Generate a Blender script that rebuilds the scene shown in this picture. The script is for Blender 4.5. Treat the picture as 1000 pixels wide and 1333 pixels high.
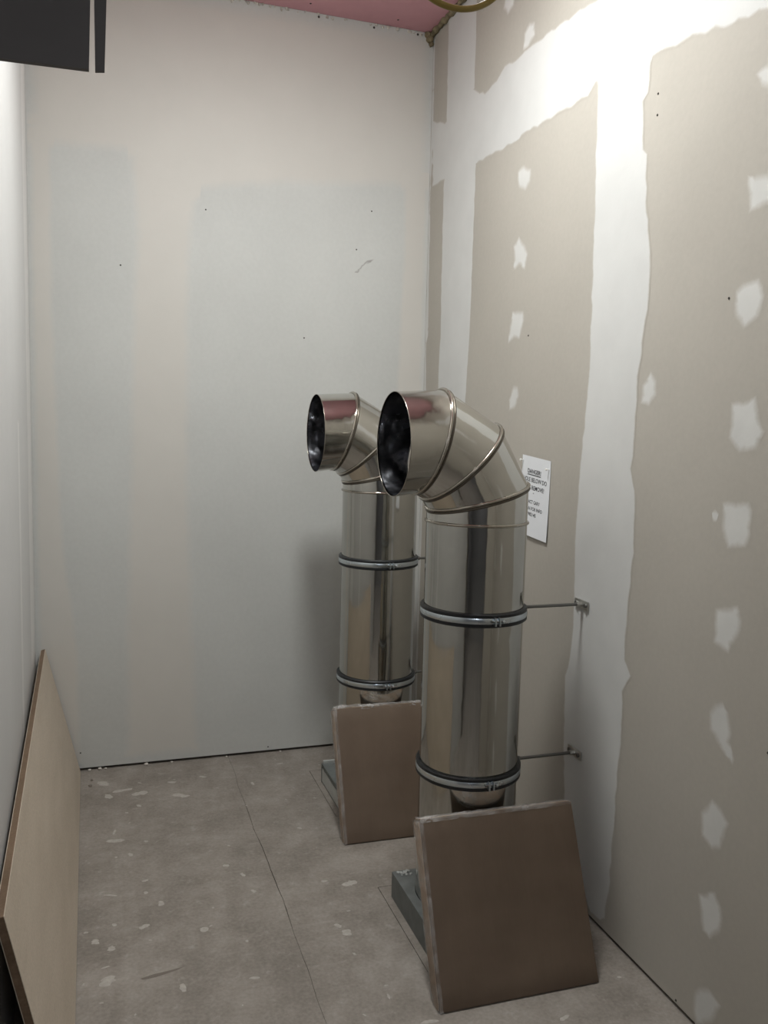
import bpy, bmesh, math, random, mathutils
from mathutils import Vector, Matrix
random.seed(7)
for o in list(bpy.data.objects): bpy.data.objects.remove(o)
scene = bpy.context.scene
COL = scene.collection

# ------------------------------------------------------------------ camera
cam_d = bpy.data.cameras.new('camera'); cam = bpy.data.objects.new('camera', cam_d); COL.objects.link(cam)
cr = Vector((0.94937, -0.31323, 0.02413)); cu = Vector((0.00984, 0.10641, 0.99427)); cf = Vector((0.31400, 0.94370, -0.10410))
cam.matrix_world = Matrix(((cr.x, cu.x, -cf.x, 0), (cr.y, cu.y, -cf.y, 0), (cr.z, cu.z, -cf.z, 1.609), (0, 0, 0, 1)))
cam_d.sensor_fit = 'HORIZONTAL'; cam_d.sensor_width = 36.0; cam_d.lens = 36.0 * 1.115
cam_d.clip_start = 0.02
scene.camera = cam

# ------------------------------------------------------------------ world, exposure
w = bpy.data.worlds.new('world'); scene.world = w; w.use_nodes = True
w.node_tree.nodes['Background'].inputs[0].default_value = (0.5, 0.55, 0.6, 1)
w.node_tree.nodes['Background'].inputs[1].default_value = 0.01
vs = scene.view_settings
vs.view_transform = 'Standard'; vs.look = 'None'; vs.gamma = 1.0; vs.use_curve_mapping = False
vs.exposure = 0.0

LAMP_POS = (0.62, 2.40, 3.34); LAMP_STRENGTH = 116.0; LAMP_COLOR = (0.985, 1.0, 0.985)
CORRIDOR_STRENGTH = 55.0; CORRIDOR_COLOR = (0.90, 0.93, 1.0)

# room constants (metres): right wall, back wall, ceiling
XR, D, H = 1.514, 3.980, 3.436
XLB, XLF = -0.278, -0.200          # left wall X at the back corner and at its front end
YLF = 1.01                         # front end of left wall
GAP = 0.013

# ------------------------------------------------------------------ helpers
def mesh_obj(name, bm, mat=None, parent=None, smooth=None):
    bmesh.ops.recalc_face_normals(bm, faces=bm.faces)
    me = bpy.data.meshes.new(name); bm.to_mesh(me); bm.free()
    if mat is not None: me.materials.append(mat)
    o = bpy.data.objects.new(name, me); COL.objects.link(o)
    if parent is not None: o.parent = parent
    if smooth is not None:
        for p in me.polygons: p.use_smooth = True
        if smooth < 3.1:
            try: me.set_sharp_from_angle(angle=smooth)
            except Exception: pass
    return o
def empty(name, loc=(0, 0, 0)):
    o = bpy.data.objects.new(name, None); o.empty_display_size = 0.1; o.location = loc; COL.objects.link(o); return o
def tag(o, label=None, cat=None, group=None, kind=None):
    if label: o['label'] = label
    if cat: o['category'] = cat
    if group: o['group'] = group
    if kind: o['kind'] = kind
    return o
def box(bm, x0, x1, y0, y1, z0, z1):
    v = [bm.verts.new(p) for p in ((x0,y0,z0),(x1,y0,z0),(x1,y1,z0),(x0,y1,z0),(x0,y0,z1),(x1,y0,z1),(x1,y1,z1),(x0,y1,z1))]
    for f in ((0,3,2,1),(4,5,6,7),(0,1,5,4),(1,2,6,5),(2,3,7,6),(3,0,4,7)): bm.faces.new([v[i] for i in f])
    return v
def bevel(bm, w, seg=2):
    bmesh.ops.bevel(bm, geom=list(bm.edges), offset=w, segments=seg, affect='EDGES', profile=0.5)
def boxo(name, b, mat, parent=None, bev=0, smooth=None):
    bm = bmesh.new(); box(bm, *b)
    if bev: bevel(bm, bev)
    return mesh_obj(name, bm, mat, parent, smooth if smooth is not None else (0.7 if bev else None))
def rings(bm, rs, close=False, cap0=False, cap1=False):
    V = [[bm.verts.new(p) for p in r] for r in rs]; n = len(V[0])
    for i in range(len(V) - (0 if close else 1)):
        a, b = V[i], V[(i+1) % len(V)]
        for j in range(n): bm.faces.new((a[j], a[(j+1) % n], b[(j+1) % n], b[j]))
    if cap0: bm.faces.new(V[0][::-1])
    if cap1: bm.faces.new(V[-1])
def tube(bm, pts, r, n=12, closed=False, radii=None):
    pts = [Vector(p) for p in pts]; rs = []; prev = None
    N = len(pts)
    for i, p in enumerate(pts):
        t = (pts[(i+1) % N] - pts[i-1]) if closed else (pts[min(i+1, N-1)] - pts[max(i-1, 0)])
        t.normalize()
        if prev is None:
            up = Vector((0,0,1)) if abs(t.z) < .9 else Vector((1,0,0)); a = t.cross(up).normalized()
        else: a = (prev - t * prev.dot(t)).normalized()
        prev = a; b = t.cross(a); rr = radii[i] if radii else r
        rs.append([p + (a*math.cos(2*math.pi*k/n) + b*math.sin(2*math.pi*k/n)) * rr for k in range(n)])
    rings(bm, rs, close=closed, cap0=not closed, cap1=not closed)

# ------------------------------------------------------------------ materials
class NT:
    def __init__(s, name):
        s.m = bpy.data.materials.new(name); s.m.use_nodes = True; s.t = s.m.node_tree; s.b = s.t.nodes['Principled BSDF']
        s.out = s.t.nodes['Material Output']
    def n(s, kind, **kw):
        x = s.t.nodes.new(kind)
        for k, v in kw.items():
            if hasattr(x, k): setattr(x, k, v)
        return x
    def l(s, a, b): s.t.links.new(a, b)
    def coord(s, scale=(1,1,1), space='Object'):
        c = s.n('ShaderNodeTexCoord'); g = s.n('ShaderNodeMapping'); g.inputs['Scale'].default_value = scale
        if space == 'World':
            geo = s.n('ShaderNodeNewGeometry'); s.l(geo.outputs['Position'], g.inputs['Vector'])
        else: s.l(c.outputs[space], g.inputs['Vector'])
        return g.outputs[0]
    def noise(s, vec, scale, detail=4, rough=.55):
        x = s.n('ShaderNodeTexNoise'); x.inputs['Scale'].default_value = scale; x.inputs['Detail'].default_value = detail
        x.inputs['Roughness'].default_value = rough; s.l(vec, x.inputs['Vector']); return x.outputs['Fac']
    def ramp(s, fac, stops):
        r = s.n('ShaderNodeValToRGB'); e = r.color_ramp.elements
        while len(e) < len(stops): e.new(0.5)
        for i, (p, c) in enumerate(stops):
            e[i].position = p; e[i].color = (*c, 1) if isinstance(c, (tuple, list)) else (c, c, c, 1)
        s.l(fac, r.inputs[0]); return r.outputs[0]
    def mix(s, fac, a, b, mode='MIX'):
        x = s.n('ShaderNodeMix', data_type='RGBA', blend_type=mode)
        for sock, v in ((x.inputs[0], fac), (x.inputs[6], a), (x.inputs[7], b)):
            if isinstance(v, (int, float)): sock.default_value = v
            elif isinstance(v, (tuple, list)): sock.default_value = (*v, 1)
            else: s.l(v, sock)
        return x.outputs[2]
    def math(s, op, a, b=0.0):
        x = s.n('ShaderNodeMath', operation=op)
        for sock, v in ((x.inputs[0], a), (x.inputs[1], b)):
            if isinstance(v, (int, float)): sock.default_value = v
            else: s.l(v, sock)
        return x.outputs[0]
    def bump(s, height, strength=.1, dist=.01):
        x = s.n('ShaderNodeBump'); x.inputs['Strength'].default_value = strength; x.inputs['Distance'].default_value = dist
        s.l(height, x.inputs['Height']); s.l(x.outputs[0], s.b.inputs['Normal'])
    def set(s, color=None, rough=None, metal=None, spec=None, **kw):
        for nm, v in (('Base Color', color), ('Roughness', rough), ('Metallic', metal), ('Specular IOR Level', spec)):
            if v is None: continue
            i = s.b.inputs[nm]
            if isinstance(v, (int, float)): i.default_value = v
            elif isinstance(v, (tuple, list)): i.default_value = (*v, 1)
            else: s.l(v, i)
        return s.m
def plain(name, color, rough=.6, metal=0., spec=.3, var=.08, scale=20.):
    t = NT(name); v = t.coord(space='World'); f = t.noise(v, scale, 4)
    c = t.ramp(f, [(.3, tuple(max(0, x*(1-var)) for x in color)), (.7, tuple(min(1, x*(1+var)) for x in color))])
    return t.set(c, rough, metal, spec)

BARE = (0.415, 0.39, 0.345); COMPOUND = (0.58, 0.582, 0.565)
BACK_PAINT = (0.54, 0.55, 0.53); BACK_BAND = (0.578, 0.563, 0.525)
def bare_nodes(t, base, sc=1.0):
    v = t.coord(space='World'); a = t.noise(v, 2.2*sc, 5); b = t.noise(v, 60, 3)
    c = t.ramp(a, [(.3, tuple(x*.955 for x in base)), (.72, tuple(min(1, x*1.035) for x in base))])
    return t.mix(.06, c, t.ramp(b, [(.35, tuple(x*.7 for x in base)), (.65, tuple(min(1, x*1.2) for x in base))])), v
def wall_mat(name, base, rough=.72, spec=.25):
    t = NT(name); c, v = bare_nodes(t, base)
    t.bump(t.noise(v, 45, 5), .08, .004); return t.set(c, rough, 0, spec)
def compound_mat(name, under, over, rough=.6, lo=.25, hi=.75, cloud=.05):
    t = NT(name); u, v = bare_nodes(t, under)
    n1 = t.noise(v, 5, 5); n2 = t.noise(v, 38, 4, .65)
    o = t.ramp(n1, [(.3, tuple(x*(1-cloud) for x in over)), (.7, tuple(min(1, x*(1+cloud*.6)) for x in over))])
    at = t.n('ShaderNodeAttribute'); at.attribute_name = 'feather'
    k = t.math('ADD', at.outputs['Fac'], t.math('MULTIPLY', t.math('SUBTRACT', n2, .5), .5))
    fac = t.ramp(k, [(lo, 0.), (hi, 1.)])
    t.bump(n2, .12, .003)
    return t.set(t.mix(fac, u, o), rough, 0, .3)
M = {}
M['bare'] = wall_mat('bare_plasterboard', BARE)
M['compound'] = compound_mat('joint_compound', BARE, COMPOUND)
M['patch'] = compound_mat('filler_patch', BARE, (.60, .60, .575), lo=.1, hi=.8, cloud=.1)
M['back'] = wall_mat('back_paint', BACK_PAINT)
M['backband'] = compound_mat('back_band', BACK_PAINT, BACK_BAND, lo=.1, hi=.9, cloud=.02)
M['left'] = wall_mat('left_paint', (.61, .61, .60), .42, .45)
M['pink'] = plain('pink_board', (.58, .31, .345), .8, var=.06, scale=6)
M['dark'] = plain('dark_void', (.03, .026, .022), .9)
M['screw'] = plain('screw_dark', (.05, .045, .04), .6)
M['foam'] = plain('foam_brown', (.20, .165, .10), .85, var=.35, scale=40)
M['crumb'] = plain('crumb_plaster', (.55, .52, .47), .85, var=.2, scale=60)

def floor_mat():
    t = NT('floor_concrete'); v = t.coord(space='World')
    a = t.noise(v, 3.2, 8, .65); b = t.noise(v, 14, 6, .6); c = t.noise(v, 90, 3)
    base = t.ramp(a, [(.30, (.165, .145, .122)), (.5, (.25, .223, .193)), (.70, (.335, .305, .27))])
    base = t.mix(.35, base, t.ramp(b, [(.35, (.165, .147, .127)), (.62, (.29, .268, .24))]))
    bl = t.ramp(t.noise(v, 6.5, 7, .7), [(.40, 1.), (.56, 0.)])
    base = t.mix(t.math('MULTIPLY', bl, .38), base, (.125, .108, .09))
    base = t.mix(.16, base, t.ramp(c, [(.3, (.15, .13, .11)), (.7, (.5, .46, .41))]))
    mus = t.ramp(t.noise(v, 26, 5, .7), [(.60, 0.), (.68, 1.)])
    base = t.mix(t.math('MULTIPLY', mus, .45), base, (.36, .34, .31))
    t.bump(t.math('ADD', t.math('MULTIPLY', c, .4), b), .18, .004)
    return t.set(base, .62, 0, .35)
M['floor'] = floor_mat()
M['splash'] = plain('plaster_splash', (.38, .355, .32), .7, var=.12, scale=80)
M['scuff'] = plain('floor_scuff', (.165, .143, .122), .7)

def metal_mat(name, col, rough, dent=.03, scale=5.0, brushed=True):
    t = NT(name); v = t.coord(); a = t.noise(v, scale, 2)
    sv = t.coord((1, 1, .02)); s = t.noise(sv, 120, 3)
    r = t.ramp(t.noise(v, 9, 5), [(.35, rough*.75), (.7, rough*1.5)])
    h = t.math('ADD', t.math('MULTIPLY', a, 1.0), t.math('MULTIPLY', s, .02 if brushed else 0.))
    t.bump(h, dent, .05)
    c = t.ramp(t.noise(v, 14, 4), [(.3, tuple(x*.94 for x in col)), (.7, col)])
    return t.set(c, r, 1.0)
M['steel'] = metal_mat('stainless_sheet', (.49, .485, .455), .085, .05)
M['elbow'] = metal_mat('stainless_elbow', (.56, .55, .515), .10, .06, 7.0)
M['bead'] = metal_mat('seam_bead', (.42, .39, .34), .2, .06, 20)
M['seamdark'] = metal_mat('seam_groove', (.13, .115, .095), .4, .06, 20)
M['inner'] = metal_mat('inner_shell', (.36, .37, .40), .2, .22, 11.0)
M['zinc'] = metal_mat('zinc_band', (.60, .66, .70), .3, .0, 3)
M['rod'] = metal_mat('rod_steel', (.20, .20, .19), .38, .02, 20)
M['plate'] = metal_mat('wall_plate', (.50, .50, .47), .33, .03, 30)
M['rubber'] = plain('black_rubber', (.012, .014, .016), .42, spec=.4)
M['curb'] = plain('grey_curb', (.14, .152, .148), .55, var=.15, scale=25)
M['curbdark'] = plain('curb_dark', (.12, .13, .125), .5)
M['curblight'] = plain('curb_light', (.44, .455, .44), .5)
M['paper'] = plain('paper', (.74, .76, .78), .7, var=.01)
M['ink'] = plain('ink', (.03, .03, .035), .6)
M['pin'] = plain('white_pin', (.82, .82, .78), .4)
M['black'] = plain('black_sheet', (.125, .112, .103), .55, spec=.25, var=.12, scale=5)
M['cable'] = plain('olive_cable', (.26, .19, .05), .45, spec=.4)
M['white'] = plain('lamp_housing', (.8, .8, .78), .5, var=.02)
M['doorpaint'] = plain('corridor_dark', (.27, .265, .26), .7)

def carton_mat():
    t = NT('brown_cardboard'); v = t.coord(); a = t.noise(v, 6, 5); b = t.noise(t.coord((1, 1, .05)), 160, 2)
    c = t.ramp(a, [(.3, (.112, .080, .057)), (.7, (.145, .106, .076))])
    c = t.mix(.05, c, t.ramp(b, [(.35, (.06, .043, .03)), (.65, (.15, .11, .08))]))
    t.bump(a, .08, .01); return t.set(c, .6, 0, .3)
M['carton'] = carton_mat()
M['kraftlit'] = plain('lit_kraft_edge', (.30, .225, .165), .7, var=.15, scale=30)  # paler flaps: light on box tops and left sides put into the colour
def film_mat():
    t = NT('plastic_film'); v = t.coord(); t.bump(t.noise(v, 22, 5, .7), .7, .02)
    t.set((.75, .74, .72), .22, 0, .6)
    tr = t.n('ShaderNodeBsdfTransparent'); mx = t.n('ShaderNodeMixShader')
    f = t.ramp(t.noise(v, 17, 4), [(.42, .07), (.70, .38)])
    t.l(f, mx.inputs[0]); t.l(tr.outputs[0], mx.inputs[1]); t.l(t.b.outputs[0], mx.inputs[2]); t.l(mx.outputs[0], t.out.inputs[0])
    return t.m
M['film'] = film_mat()
def chip_mat(name, lo, hi, sc):
    t = NT(name); v = t.coord(sc); a = t.noise(v, 7, 6, .6); b = t.noise(t.coord(), 150, 3)
    c = t.ramp(a, [(.3, lo), (.7, hi)])
    c = t.mix(.2, c, t.ramp(b, [(.35, tuple(x*.65 for x in lo)), (.65, tuple(min(1, x*1.25) for x in hi))]))
    t.bump(b, .06, .002); return t.set(c, .55, 0, .3)
M['chip'] = chip_mat('chipboard_face', (.50, .425, .335), (.58, .50, .405), (1, .35, 1.6))
M['chipedge'] = chip_mat('chipboard_edge', (.115, .075, .046), (.185, .125, .08), (1, 1, 6))
def emit(name, col, s):
    t = NT(name); t.set((.8, .8, .8), .5); t.b.inputs['Emission Color'].default_value = (*col, 1); t.b.inputs['Emission Strength'].default_value = s; return t.m
M['lamp'] = emit('lamp_diffuser', LAMP_COLOR, LAMP_STRENGTH)
M['lamp2'] = emit('corridor_diffuser', CORRIDOR_COLOR, CORRIDOR_STRENGTH)

# ------------------------------------------------------------------ traced wall marks, metres on each surface
PATCHES= [[(3.044, 2.57), (2.995, 2.58), (2.932, 2.552), (2.928, 2.505), (2.973, 2.475), (3.031, 2.497), (3.047, 2.535)], [(3.058, 2.295), (3.009, 2.323), (2.956, 2.282), (2.929, 2.249), (2.948, 2.185), (3.006, 2.209), (3.056, 2.194), (3.046, 2.235)], [(3.043, 2.05), (2.947, 2.039), (2.937, 1.998), (2.969, 1.93), (3.014, 1.937), (3.071, 1.921), (3.064, 1.991)], [(3.011, 1.762), (2.973, 1.766), (2.95, 1.722), (2.984, 1.67), (3.035, 1.662), (3.046, 1.709)], [(2.949, 3.073), (2.938, 3.018), (3.006, 2.989), (3.044, 2.998), (3.037, 3.066), (2.991, 3.085)], [(3.214, 3.256), (3.225, 3.227), (3.181, 3.18), (3.124, 3.195), (3.114, 3.229), (3.209, 3.277)], [(2.18, 1.735), (2.136, 1.781), (2.108, 1.747), (2.1, 1.704), (2.137, 1.669), (2.183, 1.683)], [(1.788, 2.471), (1.746, 2.482), (1.694, 2.446), (1.701, 2.397), (1.766, 2.428)], [(1.794, 2.234), (1.721, 2.226), (1.647, 2.201), (1.665, 2.146), (1.777, 2.139), (1.786, 2.183)], [(1.808, 1.964), (1.78, 1.981), (1.723, 1.983), (1.698, 1.931), (1.713, 1.884), (1.768, 1.853), (1.807, 1.889), (1.815, 1.918)], [(1.801, 1.684), (1.708, 1.695), (1.69, 1.64), (1.667, 1.612), (1.695, 1.56), (1.76, 1.55), (1.798, 1.591)], [(1.805, 1.43), (1.71, 1.442), (1.689, 1.416), (1.693, 1.349), (1.706, 1.317), (1.779, 1.304), (1.804, 1.354)], [(1.843, 1.394), (1.829, 1.407), (1.814, 1.397), (1.82, 1.372), (1.837, 1.37)], [(1.808, 1.152), (1.72, 1.179), (1.699, 1.137), (1.709, 1.095), (1.745, 1.042), (1.805, 1.055)], [(1.805, 0.875), (1.784, 0.903), (1.756, 0.918), (1.725, 0.892), (1.707, 0.848), (1.713, 0.819), (1.693, 0.783), (1.699, 0.76), (1.72, 0.772), (1.76, 0.798), (1.801, 0.824)], [(1.813, 0.597), (1.767, 0.654), (1.73, 0.645), (1.699, 0.614), (1.72, 0.53), (1.753, 0.509), (1.803, 0.526)], [(1.738, 0.508), (1.707, 0.515), (1.693, 0.488), (1.721, 0.483)], [(1.804, 0.374), (1.732, 0.414), (1.706, 0.387), (1.697, 0.35), (1.699, 0.317), (1.739, 0.269), (1.779, 0.275), (1.79, 0.327)], [(1.794, 0.094), (1.772, 0.129), (1.737, 0.148), (1.712, 0.139), (1.696, 0.164), (1.681, 0.128), (1.704, 0.062), (1.776, 0.01), (1.795, 0.037)]]
BANDA_L= [(3.796, 3.311), (3.787, 2.974), (3.8, 2.689), (3.794, 2.394), (3.789, 2.219), (3.782, 2.007), (3.792, 1.901), (3.79, 1.758)]
BANDA_R= [(3.479, 3.326), (3.475, 3.187), (3.476, 3.018), (3.433, 2.694), (3.434, 2.427), (3.436, 2.172), (3.441, 1.946), (3.458, 1.75)]
CORN= [(3.955, 3.406), (3.953, 3.268), (3.949, 3.041), (3.958, 2.727), (3.943, 2.167), (3.938, 2.039), (3.959, 1.985), (3.942, 1.77)]
HB_LO= [(3.939, 2.729), (3.774, 2.713), (3.449, 2.698), (3.371, 2.686), (3.283, 2.69), (3.111, 2.679), (2.955, 2.684), (2.732, 2.678), (2.56, 2.671), (2.512, 2.702)]
HB_LO2= [(2.211, 2.666), (2.141, 2.66), (2.041, 2.647), (1.919, 2.625), (1.757, 2.599), (1.616, 2.58)]
HB_UP= [(3.964, 3.035), (3.797, 2.983), (3.476, 3.018), (3.365, 2.964), (3.272, 2.977), (3.192, 3.006), (3.094, 2.997), (3.013, 3.002), (2.924, 2.994), (2.76, 2.99), (2.634, 2.976), (2.541, 2.965), (2.431, 2.951)]
BANDB_L= [(2.509, 2.719), (2.503, 2.6), (2.49, 2.36), (2.486, 2.167), (2.48, 1.996), (2.476, 1.799), (2.493, 1.574), (2.505, 1.446), (2.511, 1.29), (2.507, 1.134), (2.5, 1.004), (2.503, 0.87), (2.533, 0.754), (2.524, 0.538), (2.505, 0.324), (2.458, 0.207), (2.32, 0.035)]
BANDB_R= [(2.218, 2.742), (2.216, 2.678), (2.221, 2.574), (2.242, 2.56), (2.232, 2.417), (2.212, 2.401), (2.2, 2.269), (2.165, 2.089), (2.162, 2.024), (2.171, 1.916), (2.194, 1.762), (2.195, 1.604), (2.204, 1.489), (2.178, 1.422), (2.169, 1.238), (2.183, 1.048), (2.182, 0.905), (2.15, 0.867), (2.185, 0.808), (2.178, 0.641), (2.189, 0.538), (2.193, 0.361), (2.198, 0.182), (2.217, 0.051), (2.241, 0.028)]
DOTS_R= [(2.174, 2.496), (2.176, 2.555), (1.828, 1.942), (2.902, 1.942), (1.859, 0.022), (1.588, 0.843)]
BG1= [(-0.172, 2.711), (0.121, 2.729), (0.141, 2.411), (0.126, 2.082), (0.109, 1.411), (0.09, 0.715), (0.086, 0.048), (-0.082, 0.011), (-0.095, 0.584), (-0.149, 1.071), (-0.176, 2.063)]
BG2= [(0.446, 2.564), (0.843, 2.662), (1.362, 2.706), (1.383, 2.523), (1.371, 2.089), (1.358, 1.422), (1.338, 0.655), (1.271, 0.067), (0.441, 0.012), (0.397, 1.76), (0.403, 2.335)]
DOTS_B= [(0.957, 3.422), (1.219, 3.418), (1.434, 3.421), (0.456, 2.529), (1.227, 2.597), (0.092, 2.26), (1.156, 2.415), (-0.098, 0.085), (0.76, 0.029), (0.91, 1.992)]
SMUDGE= [(1.143, 2.308), (1.18, 2.346), (1.21, 2.373), (1.255, 2.384), (1.233, 2.361), (1.199, 2.344), (1.166, 2.306)]
SPLASH= [(-0.003, 3.814, 0.03, 0.023), (0.021, 3.672, 0.019, 0.022), (0.079, 3.72, 0.039, 0.016), (0.147, 3.669, 0.026, 0.025), (0.288, 3.749, 0.017, 0.013), (0.315, 3.602, 0.036, 0.019), (0.425, 3.774, 0.014, 0.01), (0.089, 3.495, 0.005, 0.009), (0.138, 3.549, 0.008, 0.015), (0.038, 3.338, 0.007, 0.016), (0.043, 3.265, 0.029, 0.017), (0.151, 3.23, 0.009, 0.007), (0.092, 3.14, 0.01, 0.012), (0.041, 3.136, 0.004, 0.009), (0.418, 2.968, 0.011, 0.011), (0.466, 2.889, 0.009, 0.013), (0.448, 3.112, 0.005, 0.007), (0.134, 2.942, 0.011, 0.008), (0.019, 2.878, 0.02, 0.006), (0.178, 2.782, 0.014, 0.013), (0.133, 2.863, 0.01, 0.008), (0.028, 2.698, 0.006, 0.012), (0.118, 2.662, 0.015, 0.012), (0.298, 2.594, 0.017, 0.01), (-0.057, 2.679, 0.007, 0.007), (-0.029, 2.62, 0.016, 0.011), (0.017, 2.573, 0.016, 0.011), (0.001, 2.484, 0.011, 0.005), (0.005, 2.418, 0.026, 0.018), (-0.06, 2.42, 0.006, 0.006), (-0.012, 2.325, 0.006, 0.004), (0.133, 2.583, 0.006, 0.004), (0.628, 3.644, 0.009, 0.013), (0.787, 3.832, 0.014, 0.009), (0.736, 3.179, 0.009, 0.008), (0.733, 2.769, 0.011, 0.008), (0.727, 2.454, 0.019, 0.015), (0.765, 2.568, 0.006, 0.005), (0.411, 2.314, 0.018, 0.006), (0.208, 2.328, 0.011, 0.017), (0.358, 2.207, 0.004, 0.003), (0.075, 2.251, 0.004, 0.004), (0.766, 2.175, 0.006, 0.005), (0.757, 2.13, 0.004, 0.011), (0.832, 2.001, 0.021, 0.009), (1.437, 2.019, 0.006, 0.006), (1.192, 1.91, 0.015, 0.009), (0.484, 2.773, 0.01, 0.01), (0.814, 2.731, 0.022, 0.02), (0.709, 2.498, 0.012, 0.011)]
SCUFF= [(0.095, 2.396), (0.132, 2.414), (0.17, 2.421), (0.203, 2.43), (0.222, 2.436), (0.2, 2.416), (0.171, 2.402), (0.137, 2.387), (0.101, 2.384)]

# ------------------------------------------------------------------ the setting
XW, XC, YW = -1.6, 2.6, -1.5             # the corridor in front, where one stands
# floor: dark screed below, boards on top with open joints
Y0 = .91
floor = boxo('floor', (XW-.1, XC+.1, YW-.1, D+.12, -.10, -.012), M['dark']); tag(floor, kind='structure', label='dusty concrete floor with plaster splashes')
def cells(name, xs, ys, keep, parent, g=.0012):
    bm = bmesh.new()
    for i in range(len(xs)-1):
        for j in range(len(ys)-1):
            if keep(i, j):
                a, b, c, d = xs[i], xs[i+1], ys[j], ys[j+1]
                bm.faces.new([bm.verts.new(p) for p in ((a,c,0),(b,c,0),(b,d,0),(a,d,0))])
    bmesh.ops.remove_doubles(bm, verts=bm.verts, dist=1e-5)
    r = bmesh.ops.extrude_face_region(bm, geom=list(bm.faces))
    for e in r['geom']:
        if isinstance(e, bmesh.types.BMVert): e.co.z -= .0118
    return mesh_obj(name, bm, M['floor'], parent)
JX = .566; PX = .902; PX2 = 1.33
P1 = (2.195, 2.681); P2 = (3.236, 3.715)
random.seed(21)
ys = sorted(set([YW-.05 + .045*k for k in range(int((D+.15-YW)/.045)+1)] + [P1[0], P1[1], P2[0], P2[1]]))
wob = {y: JX + .0035*math.sin(y*5.1) + .002*math.sin(y*17) + random.uniform(-.0012, .0012) for y in ys}
wid = {y: max(.0005, .0008*math.exp(-((y-2.85)/.45)**2) + random.uniform(-.0005, .0007)) for y in ys}
def slab_floor(name, rows):
    bm = bmesh.new()
    for q in rows: bm.faces.new([bm.verts.new((x, y, 0)) for x, y in q])
    bmesh.ops.remove_doubles(bm, verts=bm.verts, dist=1e-6)
    r = bmesh.ops.extrude_face_region(bm, geom=list(bm.faces))
    for e in r['geom']:
        if isinstance(e, bmesh.types.BMVert): e.co.z -= .0118
    return mesh_obj(name, bm, M['floor'], floor)
slab_floor('floor_panel', [[(XW-.08, a), (wob[a]-wid[a], a), (wob[b]-wid[b], b), (XW-.08, b)] for a, b in zip(ys, ys[1:])])
rows = []
for a, b in zip(ys, ys[1:]):
    rows.append([(wob[a]+wid[a], a), (PX, a), (PX, b), (wob[b]+wid[b], b)])
    if not (P1[0] <= a < P1[1] or P2[0] <= a < P2[1]): rows.append([(PX, a), (PX2, a), (PX2, b), (PX, b)])
    rows.append([(PX2, a), (XR+.10, a), (XR+.10, b), (PX2, b)])
    if b < Y0-.02: rows.append([(XR+.10, a), (XC+.05, a), (XC+.05, b), (XR+.10, b)])
slab_floor('floor_panel', rows)
for a, b in (P1, P2):
    cells('cover_plate', [PX+.0022, PX2-.0022], [a+.0022, b-.0022], lambda i, j: True, floor)
def blob(name, cx, cy, a, b, mat, parent, z=.0002, t=.0009, ang=0):
    bm = bmesh.new(); n = 14; ph = random.random()*6
    R = [1 + .28*math.sin(2*2*math.pi*k/n+ph) + random.uniform(-.22, .22) for k in range(n)]
    def ring(s, zz): return [(cx + s*R[k]*(a*math.cos(2*math.pi*k/n)*math.cos(ang) - b*math.sin(2*math.pi*k/n)*math.sin(ang)),
                              cy + s*R[k]*(a*math.cos(2*math.pi*k/n)*math.sin(ang) + b*math.sin(2*math.pi*k/n)*math.cos(ang)), zz) for k in range(n)]
    rings(bm, [ring(1, z), ring(.8, z+t)], cap0=True, cap1=True)
    return mesh_obj(name, bm, mat, parent)
for (x, y, a, b) in SPLASH: blob('plaster_splash', x, y, max(a*.95, .003), max(b*.95, .003), M['splash'], floor, ang=random.uniform(-.3, .3))
for k in range(30):
    x = random.uniform(-.05, 1.45); y = random.uniform(1.2, 3.9)
    if .86 < x < 1.5 and 1.9 < y < 3.75: continue
    s = random.uniform(.002, .0055); blob('plaster_splash', x, y, s*1.4, s, M['splash'], floor, ang=random.uniform(-1, 1))
bm = bmesh.new(); bm.faces.new([bm.verts.new((x, y, .0006)) for x, y in [(x, 2.41+(y-2.41)*.55) for x, y in SCUFF]]); mesh_obj('scuff_mark', bm, M['scuff'], floor)
# crumbs in the gap under the back wall
for x, s in ((-.015, .010), (.01, .007), (.19, .011), (.305, .007), (-.06, .008), (.56, .006), (.82, .006)):
    bm = bmesh.new(); bmesh.ops.create_icosphere(bm, subdivisions=1, radius=s)
    for v in bm.verts: v.co *= random.uniform(.7, 1.2); v.co.z *= .6
    bmesh.ops.translate(bm, verts=bm.verts, vec=(x, D-.006, s*.5)); mesh_obj('plaster_crumb', bm, M['crumb'], floor)
for x, y, s in ((-.055, 3.80, .010), (-.05, 3.86, .007)):
    blob('dirt_crumb', x, y, s, s*.8, M['scuff'], floor, t=.004)

wall_back = boxo('wall_back', (XLB-.2, XR+.1, D, D+.10, GAP, H+.02), M['back']); tag(wall_back, kind='structure', label='pale skimmed back wall with a dark gap along the floor')
wall_right = boxo('wall_right', (XR, XR+.10, Y0-.1, D, GAP, H-.004), M['bare']); tag(wall_right, kind='structure', label='bare plasterboard wall with white jointing bands and filler spots')
def prism_xy(name, pts, z0, z1, mat):
    bm = bmesh.new(); rings(bm, [[(x, y, z0) for x, y in pts], [(x, y, z1) for x, y in pts]], cap0=True, cap1=True); return mesh_obj(name, bm, mat)
wall_left = prism_xy('wall_left', [(XLB, D), (XLF, YLF), (XLF-.12, YLF), (XLB-.14, D)], .0, H-.002, M['left']); tag(wall_left, kind='structure', label='pale painted left wall with a jointing strip by the corner')
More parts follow.
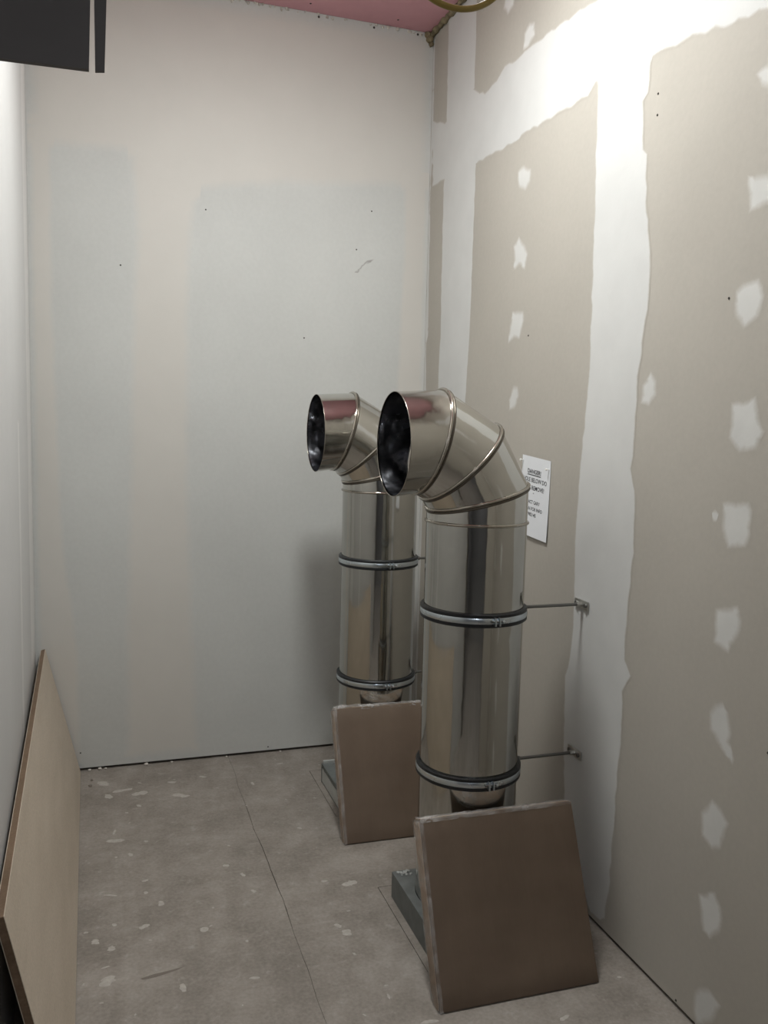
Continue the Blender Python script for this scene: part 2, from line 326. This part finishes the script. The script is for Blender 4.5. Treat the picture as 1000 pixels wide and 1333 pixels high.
# front wall between room and corridor, with the open doorway one looks through
DX0, DX1, DZ = -.165, 1.09, 2.26
Y0, Y1 = .91, YLF - .001
bm = bmesh.new(); box(bm, XW, DX0, Y0, Y1, 0, H-.002); box(bm, DX1, XR-.001, Y0, Y1, 0, H-.002); box(bm, DX0, DX1, Y0, Y1, DZ, H-.002)
tag(mesh_obj('wall_front', bm, M['bare']), kind='structure', label='bare plasterboard wall with the open doorway')
bm = bmesh.new()
for q in ((DX0, DX0+.012, Y0-.01, Y1+.01, 0, DZ), (DX1-.012, DX1, Y0-.01, Y1+.01, 0, DZ), (DX0, DX1, Y0-.01, Y1+.01, DZ-.012, DZ)): box(bm, *q)
tag(mesh_obj('door_1', bm, M['black']), kind='structure', label='dark lining of the open doorway')
CZ = 2.55
bm = bmesh.new()
box(bm, XW, XC, YW-.1, YW, 0, CZ); box(bm, XW-.1, XW, YW-.1, Y1, 0, CZ); box(bm, XC, XC+.1, YW-.1, Y0, 0, CZ); box(bm, XR+.1, XC, Y0-.1, Y0, 0, CZ); box(bm, XW, XC, YW, Y0-.1, CZ, CZ+.05)
tag(mesh_obj('wall_corridor', bm, M['doorpaint']), kind='structure', label='dim corridor walls and ceiling outside the doorway')

ceiling = boxo('ceiling', (XW, XR-.012, Y0, D-.002, H, H+.1), M['pink']); tag(ceiling, kind='structure', label='pink fire-rated plasterboard ceiling')
# void above the right-hand joint and ragged foam in it
tag(boxo('trim_1', (XR-.012, XR+.1, Y0, D, H+.0, H+.1), M['dark']), kind='structure', label='dark open joint between ceiling and right wall')
bm = bmesh.new(); pts = []; rad = []
y = D - .004
while y > 2.4:
    pts.append((XR - .010 + random.uniform(-.005, .005), y, H - .006 + random.uniform(-.006, .004))); rad.append(random.uniform(.008, .017)); y -= .02
tube(bm, pts, .015, 8, radii=rad)
for v in bm.verts: v.co += Vector([random.uniform(-.004, .004) for _ in range(3)])
tag(mesh_obj('trim_2', bm, M['foam'], None, 3.2), kind='structure', label='ragged brown foam sealing the ceiling joint')
for k in range(46):
    x = random.uniform(.35, 1.50); s = random.uniform(.003, .009)
    bm = bmesh.new(); bmesh.ops.create_icosphere(bm, subdivisions=1, radius=s)
    for v in bm.verts: v.co *= random.uniform(.6, 1.3)
    bmesh.ops.translate(bm, verts=bm.verts, vec=(x, D-.003, H - random.uniform(0, .014))); mesh_obj('plaster_crumb', bm, M['foam'] if x > 1.46 else M['crumb'], wall_back)
for (x, z, s) in ((1.492, H-.03, .018), (1.50, H-.052, .012), (1.485, H-.012, .018)):
    bm = bmesh.new(); bmesh.ops.create_icosphere(bm, subdivisions=2, radius=s)
    for v in bm.verts: v.co *= random.uniform(.75, 1.2)
    bmesh.ops.translate(bm, verts=bm.verts, vec=(x, D-.008, z)); mesh_obj('foam_lump', bm, M['foam'], wall_back)

# ---- jointing compound as thin feathered coats
def inside(p, poly):
    c = False; n = len(poly)
    for i in range(n):
        a, b = poly[i], poly[i-1]
        if (a[1] > p[1]) != (b[1] > p[1]) and p[0] < (b[0]-a[0])*(p[1]-a[1])/(b[1]-a[1]) + a[0]: c = not c
    return c
def coat(name, poly, place, mat, parent, feather=.012, jit=.004, step=.03, t=.00015, off=.0001, over=()):
    # poly: 2D outline (metres) ; place(u, v, depth) -> point
    n = len(poly); area = sum(poly[i][0]*poly[(i+1) % n][1] - poly[(i+1) % n][0]*poly[i][1] for i in range(n))
    if area < 0: poly = poly[::-1]
    P = []
    for i in range(n):
        a = Vector(poly[i]); b = Vector(poly[(i+1) % n]); m = max(1, int((b-a).length/step))
        for k in range(m): P.append(a.lerp(b, k/m) + Vector((random.uniform(-jit, jit), random.uniform(-jit, jit))))
    N = len(P); Q = []
    for i in range(N):
        d = P[(i+2) % N] - P[i-2]; d.normalize(); Q.append(P[i] + Vector((-d.y, d.x))*feather)
    # constrained triangulation of outline, inset line and a loose grid inside
    us = [p.x for p in P]; vs_ = [p.y for p in P]; g = max(.04, min(.12, (max(us)-min(us))/4)); inner = []
    u = min(us) + g/2
    while u < max(us):
        v = min(vs_) + g/2
        while v < max(vs_):
            if min((u-q.x)**2 + (v-q.y)**2 for q in Q) > (feather*1.2+.01)**2: inner.append(Vector((u, v)))
            v += g
        u += g
    res = mathutils.geometry.delaunay_2d_cdt(P + Q + inner, [], [list(range(N))], 1, 1e-6)
    pts, faces, orig = res[0], res[2], res[3]
    bm = bmesh.new(); lay = bm.verts.layers.float.new('feather'); V = []
    for p, oi in zip(pts, orig):
        rim = any(k < N for k in oi); x = bm.verts.new(place(p.x, p.y, off if rim else off+t)); x[lay] = 0. if rim and not any(inside(p, q) for q in over) else 1.; V.append(x)
    for f in faces: bm.faces.new([V[k] for k in f])
    bm.normal_update()
    want = Vector(place(0, 0, 1)) - Vector(place(0, 0, 0))
    for f in bm.faces:
        if f.normal.dot(want) < 0: f.normal_flip()
    me = bpy.data.meshes.new(name); bm.to_mesh(me); bm.free(); me.materials.append(mat)
    o = bpy.data.objects.new(name, me); COL.objects.link(o); o.parent = parent
    return o
onR = lambda u, v, d: (XR - d, u, v)
onB = lambda u, v, d: (u, D - d, v)
top = H - .012
cornp = [(D-.001, top)] + [(min(y, D-.012), z) for y, z in CORN] + [(3.945, 1.2), (3.95, .5), (3.945, .03), (D-.001, .03)]
coat('compound_band', cornp, onR, M['compound'], wall_right, .006, .002)
ba = [(3.80, top)] + BANDA_L + [(3.79, 1.2), (3.78, .6), (3.79, .03), (3.46, .03), (3.45, .7), (3.46, 1.3)] + BANDA_R[::-1] + [(3.478, top)]
coat('compound_band', ba, onR, M['compound'], wall_right, .010, .003)
hb = HB_UP[:-1] + [(2.35, 2.955), (2.1, 2.95), (1.6, 2.93), (1.06, 2.95), (1.06, 2.59)] + HB_LO2[::-1] + [(2.36, 2.69)] + HB_LO[::-1]
bb = [(2.50, 2.84)] + BANDB_L + [(2.30, .02)] + BANDB_R[::-1] + [(2.22, 2.84)]
coat('compound_band', hb, onR, M['compound'], wall_right, .016, .006, off=.0003, over=(ba, cornp, bb))
bb = [(2.50, 2.84)] + BANDB_L + [(2.30, .02)] + BANDB_R[::-1] + [(2.22, 2.84)]
coat('compound_band', bb, onR, M['compound'], wall_right, .014, .004, off=.0005, over=(hb,))
for p in PATCHES: coat('filler_patch', p, onR, M['patch'], wall_right, .026, .003, .02, off=.0002)
for (cy, zs) in ((1.22, [.2, .48, .75, 1.03, 1.3, 1.6, 1.88, 2.2, 2.45]),):
    for z in zs: coat('filler_patch', [(cy+.05*math.cos(a*.785)+random.uniform(-.012, .012), z+.06*math.sin(a*.785)+random.uniform(-.012, .012)) for a in range(8)], onR, M['patch'], wall_right, .026, .003, .02, off=.0002)
# back wall: lighter jointed margins around two greyer fields
btop = H - .016
tb = [(XLB+.003, btop), (XLB+.003, 2.70), (-.17, 2.71), (.12, 2.72), (.30, 2.68), (.446, 2.60), (.843, 2.66), (1.362, 2.706), (XR-.002, 2.71), (XR-.002, btop)]
mb = [(.121, 2.80), (.141, 2.411), (.126, 2.08), (.109, 1.41), (.09, .715), (.086, .03), (.441, .03), (.40, 1.2), (.397, 1.76), (.403, 2.335), (.446, 2.72)]
lb = [(XLB+.003, 2.80), (XLB+.003, .03), (-.09, .03), (-.095, .584), (-.149, 1.07), (-.176, 2.06), (-.172, 2.80)]
rbn = [(XR-.002, 2.80), (1.37, 2.80), (1.383, 2.52), (1.371, 2.09), (1.358, 1.42), (1.35, .65), (1.34, .03), (XR-.002, .03)]
coat('compound_band', tb, onB, M['backband'], wall_back, .06, .004, .05, off=.0001, over=(mb, lb, rbn))
coat('compound_band', mb, onB, M['backband'], wall_back, .05, .004, .05, off=.0003, over=(tb,))
coat('compound_band', lb, onB, M['backband'], wall_back, .03, .003, .05, off=.0003, over=(tb,))
coat('compound_band', rbn, onB, M['backband'], wall_back, .03, .003, .05, off=.0003, over=(tb,))
M['smear'] = compound_mat('dark_smear', BACK_PAINT, (.34, .33, .32), lo=.3, hi=1.3)
coat('smudge', SMUDGE, onB, M['smear'], wall_back, .006, .002, .02)
def dot(p, place, parent, r=.004):
    bm = bmesh.new(); n = 10
    rings(bm, [[place(p[0]+r*math.cos(k*.628), p[1]+r*math.sin(k*.628), .0004) for k in range(n)], [place(p[0]+r*.7*math.cos(k*.628), p[1]+r*.7*math.sin(k*.628), .0022) for k in range(n)]], cap1=True, cap0=True)
    mesh_obj('screw_head', bm, M['screw'], parent)
for i, p in enumerate(DOTS_B): dot(p, onB, wall_back, .0055 if i < 3 else .0035)
for i, p in enumerate(DOTS_R): dot(p, onR, wall_right, .0035)
for x, y in ((.90, 3.90), (1.31, 3.905), (.45, 3.9)): dot((x, y), lambda u, v, d: (u, v, H-d), ceiling, .005)
# left wall: jointing strip beside the corner
sl = (XLF-XLB)/(YLF-D)
onL = lambda u, v, d: (XLB + (u-D)*sl + d, u, v)
M['leftband'] = compound_mat('left_band', (.61, .61, .60), (.74, .735, .72), rough=.4)
coat('compound_band', [(3.90, H-.02), (3.60, H-.02), (3.62, 2.0), (3.58, 1.0), (3.60, .05), (3.88, .05), (3.90, 1.5)], onL, M['leftband'], wall_left, .03, .004, .06)
coat('compound_band', [(3.1, 1.6), (3.0, 1.6), (2.95, .3), (3.08, .3)], onL, M['leftband'], wall_left, .03, .006, .06)

# ------------------------------------------------------------------ lamp on the ceiling (out of frame)
def lamp(name, loc, sx, sy, mat, label, zc=H):
    # surface batten: tray, opaque end caps and a wrap-round diffuser bulging downwards
    e = empty(name, loc); tag(e, label, 'lamp')
    boxo('housing', (-sx-.015, sx+.015, -sy, sy, .001, .055), M['white'], e, .006)
    half = [(sx*math.cos(math.pi + math.pi*k/24), sx*.8*math.sin(math.pi + math.pi*k/24)) for k in range(25)]
    bm = bmesh.new(); rings(bm, [[(x, y, z) for x, z in half] for y in (-sy+.012, sy-.012)], cap0=True, cap1=True); mesh_obj('diffuser', bm, mat, e, .6)
    for s in (-1, 1):
        bm = bmesh.new(); c = [(x*1.06, z*1.06) for x, z in half]; ya, yb = (s*sy, s*(sy-.011)); rings(bm, [[(x, ya, z) for x, z in c], [(x, yb, z) for x, z in c]], cap0=True, cap1=True); mesh_obj('end_cap', bm, M['white'], e)
    hgt = zc - loc[2]
    if hgt > .07:
        for s in (-1, 1): boxo('hanger', (-.008, .008, s*sy*.7-.008, s*sy*.7+.008, .055, hgt), M['rod'], e)
    return e
def dome_lamp(loc, r, mat, label):
    # round bulkhead: base plate on the ceiling, trim ring, opal dome
    e = empty('ceiling_light', loc); tag(e, label, 'lamp')
    n = 40; rg = lambda rr, z: [(rr*math.cos(2*math.pi*k/n), rr*math.sin(2*math.pi*k/n), z) for k in range(n)]
    bm = bmesh.new(); rings(bm, [rg(r*1.08, .001), rg(r*1.08, H-loc[2]-.001)], cap0=True, cap1=True); mesh_obj('base_plate', bm, M['white'], e, .6)
    bm = bmesh.new(); tube(bm, rg(r*1.05, -.001), .008, 8, closed=True); mesh_obj('trim_ring', bm, M['white'], e, 3.2)
    bm = bmesh.new(); rings(bm, [rg(r*math.cos(a*math.pi/24), -r*.27*math.sin(a*math.pi/24)) for a in range(12)], cap0=False, cap1=True); mesh_obj('diffuser', bm, mat, e, 3.2)
    return e
dome_lamp(LAMP_POS, .20, M['lamp'], 'round opal bulkhead lamp on the pink ceiling')
lamp('ceiling_light', (.15, -.6, 2.49), .06, .35, M['lamp2'], 'cool corridor luminaire outside the doorway', zc=2.55)

# ------------------------------------------------------------------ ducts
R = .1575; NSEG = 96
def ringz(z, r): return [(r*math.cos(2*math.pi*k/NSEG), r*math.sin(2*math.pi*k/NSEG), z) for k in range(NSEG)]
def shell(rs_out, rs_in):   # open tube with wall thickness
    bm = bmesh.new(); rings(bm, rs_out + rs_in[::-1], close=True); return bm
def make_duct(name, loc, zoff, label, variant):
    e = empty(name, loc); tag(e, label, 'duct', 'steel ventilation ducts')
    rb = .230; zb = 1.324 + zoff; cx = -rb; c15 = math.cos(math.radians(15)); L = .052
    zj = 1.308 + zoff
    mesh_obj('pipe', shell([ringz(.002, R), ringz(zj, R)], [ringz(.002, R-.001), ringz(zj, R-.001)]), M['steel'], e, .6)
    bm = bmesh.new(); tube(bm, ringz(zj+.002, R+.0012), .0048, 10, closed=True); mesh_obj('joint_bead', bm, M['bead'], e, 3.2)
    # rings of the mitred elbow: Z-up start, turning to -X
    def mring(ang, r):
        a = math.radians(ang); d = Vector((math.cos(a), 0, math.sin(a))); c = Vector((cx, 0, zb)) + d*rb/c15
        return [tuple(c + d*(r/c15*math.cos(2*math.pi*k/NSEG)) + Vector((0, 1, 0))*r*math.sin(2*math.pi*k/NSEG)) for k in range(NSEG)]
    def endring(x, r): return [(x, r*math.sin(2*math.pi*k/NSEG), zb + rb - .0095 + r*math.cos(2*math.pi*k/NSEG)) for k in range(NSEG)]
    ro = R; ri = R - .0012
    seq = [lambda r: ringz(zj+.006, r), lambda r: mring(15, r), lambda r: mring(45, r), lambda r: mring(75, r), lambda r: endring(cx-L, r)]
    for k in range(4):
        mesh_obj('elbow_segment', shell([seq[k](ro), seq[k+1](ro)], [seq[k](ri), seq[k+1](ri)]), M['elbow'], e, .6)
    for k in (1, 2, 3):
        # standing double seam: bright roll with a dark groove each side
        nrm = Vector((-math.sin(math.radians(-15+30*k)), 0, math.cos(math.radians(-15+30*k))))
        base = [Vector(p) for p in seq[k](ro+.0015)]
        bm = bmesh.new(); tube(bm, [p + nrm*.0035 for p in base], .0048, 8, closed=True); mesh_obj('seam_bead', bm, M['bead'], e, 3.2)
        bm = bmesh.new(); tube(bm, [p - nrm*.0055 for p in seq_pts(seq[k](ro+.0004))], .0042, 8, closed=True); mesh_obj('seam_groove', bm, M['seamdark'], e, 3.2)
    # darker metal surface inside, slightly smaller, stops short of the mouth
    rl = ri - .003
    bm = bmesh.new(); rings(bm, [ringz(.9, rl), ringz(zj+.006, rl), mring(15, rl), mring(45, rl), mring(75, rl), endring(cx-L+.004, rl)])
    mesh_obj('inner_shell', bm, M['inner'], e, .25)
    bm = bmesh.new(); tube(bm, [Vector(p) + Vector((.006, 0, 0)) for p in mring(75, rl-.003)], .004, 8, closed=True); mesh_obj('inner_seam', bm, M['bead'], e, 3.2)
    bm = bmesh.new(); tube(bm, endring(cx-L, R-.0004), .0012, 6, closed=True); mesh_obj('mouth_rim', bm, M['bead'], e, 3.2)
    # lap seam down the pipe back and two rivets
    boxo('lap_seam', (R-.0005, R+.0012, -.012, .012, .1, zj-.01), M['steel'], e)
    bm = bmesh.new(); rings(bm, [ringz(.9, R-.003), ringz(.9, .001)]); mesh_obj('damper', bm, M['inner'], e)
    return e
def seq_pts(L): return [Vector(p) for p in L]
DX, DY1, DY2 = 1.118, 2.440, 3.420
duct1 = make_duct('ventilation_duct', (DX, DY1, 0), 0.0, 'larger-looking nearer steel duct with elbow, beside the danger notice', 0)
duct2 = make_duct('ventilation_duct', (DX, DY2, 0), 0.014, 'steel duct with elbow standing farther back, close to the back wall', 1)

# ------------------------------------------------------------------ clamps with tie rods to the right wall
def make_clamp(loc, label):
    e = empty('pipe_clamp', loc); tag(e, label, 'clamp', 'rubber-lined clamps around the ducts')
    def ring_profile(pts):
        bm = bmesh.new(); rings(bm, [[(r*math.cos(2*math.pi*k/NSEG), r*math.sin(2*math.pi*k/NSEG), z) for k in range(NSEG)] for r, z in pts], close=True); return bm
    a = R + .0004
    mesh_obj('rubber_lining', ring_profile([(a, -.0205), (a+.007, -.0205), (a+.0105, -.0175), (a+.0105, -.0095), (a+.005, -.008), (a+.005, .008), (a+.0105, .0095), (a+.0105, .0175), (a+.007, .0205), (a, .0205)]), M['rubber'], e, .6)
    mesh_obj('steel_band', ring_profile([(a+.0055, -.009), (a+.0095, -.009), (a+.0112, -.005), (a+.0112, .005), (a+.0095, .009), (a+.0055, .009)]), M['zinc'], e, .6)
    for s in (-1, 1):                       # screw lugs on the -Y and +Y sides
        yy = s*(a+.0145)
        for k in (-1, 1):
            boxo('lug', (k*.007-.0022, k*.007+.0022, yy-.010, yy+.010, -.0125, .0125), M['zinc'], e, .001)
        bm = bmesh.new(); tube(bm, [(-.018, yy, 0), (.018, yy, 0)], .0035, 10); b = mesh_obj('bolt', bm, M['rod'], e, .6)
        bm = bmesh.new(); tube(bm, [(.0165, yy, 0), (.0225, yy, 0)], .0068, 6); mesh_obj('bolt_head', bm, M['zinc'], b)
    x1 = XR - loc[0]
    bm = bmesh.new(); tube(bm, [(a+.010, 0, 0), (a+.028, 0, 0)], .0085, 6); mesh_obj('boss_nut', bm, M['rod'], e)
    bm = bmesh.new()
    n = 60; x0 = a+.012; pts = [(x0 + (x1-.012-x0)*k/n, 0, 0) for k in range(n+1)]
    tube(bm, pts, .0042, 10, radii=[  .0058 if k % 2 else .0048 for k in range(n+1)]); mesh_obj('threaded_rod', bm, M['rod'], e, 3.2)
    pl = boxo('wall_plate', (x1-.0062, x1-.0026, -.042, .042, -.0145, .0145), M['plate'], e, .0012)
    bm = bmesh.new(); tube(bm, [(x1-.0062, 0, 0), (x1-.024, 0, 0)], .0085, 6); mesh_obj('plate_nut', bm, M['plate'], e)
    for s in (-1, 1):
        bm = bmesh.new(); tube(bm, [(x1-.0062, s*.028, 0), (x1-.0115, s*.028, 0)], .0068, 10); mesh_obj('screw', bm, M['rod'], pl)
    return e
make_clamp((DX, DY1, 1.026), 'upper rubber-lined clamp and tie rod on the nearer steel duct')
make_clamp((DX, DY1, .518), 'lower rubber-lined clamp and tie rod on the nearer steel duct, just above the cardboard box')
make_clamp((DX, DY2, 1.030), 'upper rubber-lined clamp on the farther steel duct')
make_clamp((DX, DY2, .527), 'lower rubber-lined clamp on the farther steel duct')

# ------------------------------------------------------------------ curbs round the duct feet
def make_curb(y0, y1, yc, h, label, framed):
    e = empty('duct_curb', (0, 0, 0)); tag(e, label, 'curb')
    x0, x1 = .929, 1.307; n = 64; rr = R + .0015
    def sq(k, z):
        a = 2*math.pi*k/n; c, s = math.cos(a), math.sin(a)
        m = min(((x1-DX) if c > 0 else (DX-x0))/max(abs(c), 1e-6), ((y1-yc) if s > 0 else (yc-y0))/max(abs(s), 1e-6)); return (DX+c*m, yc+s*m, z)
    ci = lambda k, z: (DX+rr*math.cos(2*math.pi*k/n), yc+rr*math.sin(2*math.pi*k/n), z)
    bm = bmesh.new()
    # square the corners by adding the exact corner points
    ang = sorted(set([2*math.pi*k/n for k in range(n)] + [math.atan2(b-yc, a-DX) % (2*math.pi) for a in (x0, x1) for b in (y0, y1)]))
    def sqa(a, z):
        c, s = math.cos(a), math.sin(a)
        m = min(((x1-DX) if c > 0 else (DX-x0))/max(abs(c), 1e-6), ((y1-yc) if s > 0 else (yc-y0))/max(abs(s), 1e-6)); return (DX+c*m, yc+s*m, z)
    O = lambda z: [sqa(a, z) for a in ang]; I = lambda z: [(DX+rr*math.cos(a), yc+rr*math.sin(a), z) for a in ang]
    rings(bm, [I(.0005), O(.0005), O(h), I(h)], close=True)
    mesh_obj('curb_body', bm, M['curb'], e)
    if framed:
        boxo('face_plate', (x0-.002, x0-.0003, y0+.012, y1-.010, .008, h-.018), M['curblight'], e)
        boxo('edge_angle', (x0-.003, x0+.004, y0, y1, h-.012, h+.003), M['curbdark'], e)
        boxo('edge_angle', (x0-.003, x0-.0003, y1-.008, y1+.002, .0005, h-.0125), M['curbdark'], e)
        boxo('back_lip', (x0+.005, x1, y1-.008, y1+.004, h+.0003, h+.012), M['curblight'], e)
    else:
        for k in range(16):
            s = random.uniform(.003, .009); bm = bmesh.new(); bmesh.ops.create_icosphere(bm, subdivisions=1, radius=s)
            for v in bm.verts: v.co *= random.uniform(.7, 1.2); v.co.z *= .5
            bmesh.ops.translate(bm, verts=bm.verts, vec=(x0 + random.uniform(.012, .06), y1 - random.uniform(.008, .035), h+s*.25)); mesh_obj('mortar_crumb', bm, M['curblight'], e)
    return e
make_curb(2.245, 2.612, DY1, .089, 'grey curb around the foot of the nearer duct, crumbs on top', False)
make_curb(3.255, 3.582, DY2, .086, 'grey metal-edged curb around the foot of the farther duct', True)

# ------------------------------------------------------------------ flat cartons leaning on the ducts
def make_carton(loc, lean, rot, wv, hv, tv, label, seed, loose=.0045):
    random.seed(seed)
    e = empty('cardboard_box', loc); e.rotation_euler = (-lean, 0, rot); tag(e, label, 'box', 'flat brown cardboard boxes leaning on the ducts')
    bm = bmesh.new(); box(bm, 0, wv, 0, tv, 0, hv); bevel(bm, .003, 2)
    bmesh.ops.subdivide_edges(bm, edges=[x for x in bm.edges if x.calc_length() > .3], cuts=8, use_grid_fill=True)
    for v in bm.verts:
        v.co.y -= .0015*math.sin(math.pi*v.co.x/wv)*math.sin(math.pi*v.co.z/hv)*(1 if v.co.y < tv/2 else 0)
    body = mesh_obj('box_body', bm, M['carton'], e, .6)
    # closing flap seams on top and side
    boxo('top_flap', (.004, wv-.004, .004, tv-.004, hv+.0002, hv+.0022), M['kraftlit'], e, .0008)
    boxo('side_flap', (-.0022, -.0002, .004, tv-.004, 0.006, hv-.006), M['kraftlit'], e, .0008)
    # crinkled clear film wrapped round the edges
    def strip(name, f, nu, nv, u1, v1):
        bm = bmesh.new(); G = [[bm.verts.new(f(u1*i/nu, v1*j/nv)) for j in range(nv+1)] for i in range(nu+1)]
        for i in range(nu):
            for j in range(nv): bm.faces.new((G[i][j], G[i+1][j], G[i+1][j+1], G[i][j+1]))
        return mesh_obj(name, bm, M['film'], e, 3.2)
    def wrap(d):   # goes over an edge: front face 2.5 cm, thickness, back face 2 cm
        g = .0035
        if d < .009: return (-g, .009-d)
        if d < .009+tv+2*g: return (d-.009-g, -g)
        return (tv+g, d-.009-tv-2*g)
    def top(u, v):
        y, dz = wrap(v); j = random.uniform(-.002, loose) + (loose-.0045)*.8*max(0., math.sin(u*23)*math.sin(u*9+1))
        return (u, y + (j if y < 0 or y > tv else 0), hv - dz + (j if 0 <= y <= tv else 0) )
    def side(u, v):
        y, dx = wrap(v); j = random.uniform(-.002, .0025)
        return (dx - (j if 0 <= y <= tv else 0), y + (j if y < 0 or y > tv else 0), u)
    strip('plastic_film', top, 44, 16, wv, 0.018+tv+.007)
    strip('plastic_film', side, 44, 16, hv, 0.018+tv+.007)
    return e
make_carton((.868, 2.016, .004), math.radians(23.6), math.radians(-0.6), .496, .502, .058, 'flat brown cardboard box leaning on the nearer duct', 3)
make_carton((.872, 2.993, .004), math.radians(23.9), math.radians(-1.2), .50, .508, .058, 'film-wrapped brown cardboard box leaning on the farther duct', 4, .010)
random.seed(11)

# ------------------------------------------------------------------ chipboard leaning on the left wall
b0 = Vector((-.098, 3.962, .0)); b1 = Vector((-.072, 1.82, .0)); t0 = Vector((-.238, 3.962, .576)); t1 = Vector((-.195, 1.80, .586))
e = empty('chipboard_sheet', (0, 0, 0)); tag(e, 'pale chipboard sheet leaning against the left wall', 'board')
nrm = (b1-b0).cross(t0-b0).normalized()
if nrm.x > 0: nrm = -nrm
th = nrm*.019
def slab(name, q, off0, off1, mat, bev=.0008):
    bm = bmesh.new(); rings(bm, [[p+off0 for p in q], [p+off1 for p in q]], cap0=True, cap1=True); bevel(bm, bev, 1); return mesh_obj(name, bm, mat, e)
lift = Vector((0, 0, .0045))
q = [b0+lift, b1+lift, t1+lift, t0+lift]
slab('board_core', q, th*.08, th*.92, M['chipedge'])
slab('board_face', q, th*0, th*.075, M['chip'], .0003)
slab('board_face', q, th*.925, th, M['chip'], .0003)

# ------------------------------------------------------------------ danger notice
n = empty('danger_notice', (XR, 2.797, 1.35)); tag(n, 'white paper danger notice pinned to the plasterboard wall', 'notice')
TL, TR, BR, BL = ((2.905, 1.502), (2.690, 1.486), (2.692, 1.195), (2.907, 1.209))
def pp(u, v, d=0):
    y = (TL[0]*(1-u)+TR[0]*u)*(1-v) + (BL[0]*(1-u)+BR[0]*u)*v; z = (TL[1]*(1-u)+TR[1]*u)*(1-v) + (BL[1]*(1-u)+BR[1]*u)*v
    curl = .0015 + .005*v*v + .002*math.sin(u*3.1)*v
    return (-curl - d, y-2.797, z-1.35)
bm = bmesh.new(); NU, NV = 8, 16
F = [[bm.verts.new(pp(i/NU, j/NV)) for j in range(NV+1)] for i in range(NU+1)]; Bk = [[bm.verts.new(pp(i/NU, j/NV, -.0004)) for j in range(NV+1)] for i in range(NU+1)]
for i in range(NU):
    for j in range(NV):
        bm.faces.new((F[i][j], F[i+1][j], F[i+1][j+1], F[i][j+1])); bm.faces.new((Bk[i][j], Bk[i][j+1], Bk[i+1][j+1], Bk[i+1][j]))
mesh_obj('sheet', bm, M['paper'], n, 3.2)
def text_line(body, u0, u1, vc, cap):
    cu = bpy.data.curves.new('lettering', 'FONT'); cu.body = body; cu.size = 1.0; cu.align_x = 'LEFT'; cu.offset = .022 if body == 'DANGER!' else .010; cu.resolution_u = 3
    o = bpy.data.objects.new('tmp', cu); COL.objects.link(o)
    bpy.context.view_layer.update()
    dg = bpy.context.evaluated_depsgraph_get(); me = bpy.data.meshes.new_from_object(o.evaluated_get(dg))
    xs = [v.co.x for v in me.vertices]; ys = [v.co.y for v in me.vertices]; xa, xb = min(xs), max(xs); hcap = .70
    if body == '*': ya, yb = min(ys), max(ys)
    else: ya, yb = 0., max(ys)
    for v in me.vertices:
        u = u0 + (u1-u0)*(v.co.x-xa)/(xb-xa); vv = vc + cap/.292*(.5 - (v.co.y-ya)/(yb-ya))
        v.co = Vector(pp(u, vv, .0006))
    bpy.data.objects.remove(o)
    me.materials.append(M['ink']); me.name = 'lettering'
    t = bpy.data.objects.new('lettering', me); COL.objects.link(t); t.parent = n
    return t
text_line('DANGER!', .22, .69, .182, .0155)
text_line('HOLE BELOW DO', .08, .90, .288, .0160)
text_line('NOT REMOVE!', .12, .82, .385, .0160)
text_line('*', .45, .49, .452, .005)
text_line('CONTACT GARY', .06, .71, .565, .0125)
text_line('HANNAN FOR INFO', .02, .80, .648, .0125)
text_line('07377982145', .08, .60, .722, .0125)
bm = bmesh.new(); bm.faces.new([bm.verts.new(pp(u, v, .0006)) for u, v in ((.22, .222), (.69, .222), (.69, .233), (.22, .233))]); mesh_obj('underline', bm, M['ink'], n)
for u, v in ((.035, .065), (.95, .105)):
    p = Vector(pp(u, v)); bm = bmesh.new(); tube(bm, [p + Vector((0, 0, 0)), p + Vector((-.010, 0, 0)), p + Vector((-.011, 0, 0)), p + Vector((-.015, 0, 0))], .005, 10, radii=[.002, .002, .0045, .004]); mesh_obj('push_pin', bm, M['pin'], n, .6)

# ------------------------------------------------------------------ black panel hanging at the top left
e = empty('hanging_panel', (-.08, .985, 1.96)); tag(e, 'black sheet panel hanging at the head of the doorway', 'panel')
def sheet(name, q, y0, y1):
    bm = bmesh.new(); rings(bm, [[(x+.08, y0, z-1.96) for x, z in q], [(x+.08, y1, z-1.96) for x, z in q]], cap0=True, cap1=True); return mesh_obj(name, bm, M['black'], e)
sheet('panel', [(-.150, 1.9618), (-.0925, 1.9635), (-.0072, 1.965), (-.0048, 2.045), (.002, 2.2455), (-.150, 2.2455)], -.004, .004)
sheet('edge_strip', [(-.0010, 1.9648), (.0083, 1.966), (.0112, 2.045), (.0185, 2.2455), (-.0002, 2.2455), (-.0014, 2.045)], -.003, .003)
boxo('top_rail', (-.070, .10, -.010, .010, .270, .2875), M['rod'], e)

# ------------------------------------------------------------------ cable loop hanging from the ceiling
bm = bmesh.new(); pts = []
yc = 1.5; xc, z0 = .606, 2.3475; rr = .118; hh = H - z0
for k in range(13): pts.append((-rr, -.01, hh - (hh-rr)*k/13))
for k in range(41): pts.append((-rr*math.cos(math.pi*k/40), -.01+.02*k/40, rr - rr*math.sin(math.pi*k/40)))
for k in range(13): pts.append((rr, .01, rr + (hh-rr)*(k+1)/13))
tube(bm, pts, .0056, 12)
c = mesh_obj('cable_loop', bm, M['cable'], None, 3.2); c.location = (xc, yc, z0); c.rotation_euler = (0, 0, 0)
tag(c, 'olive-brown cable loop hanging down from the ceiling, at the top edge', 'cable')
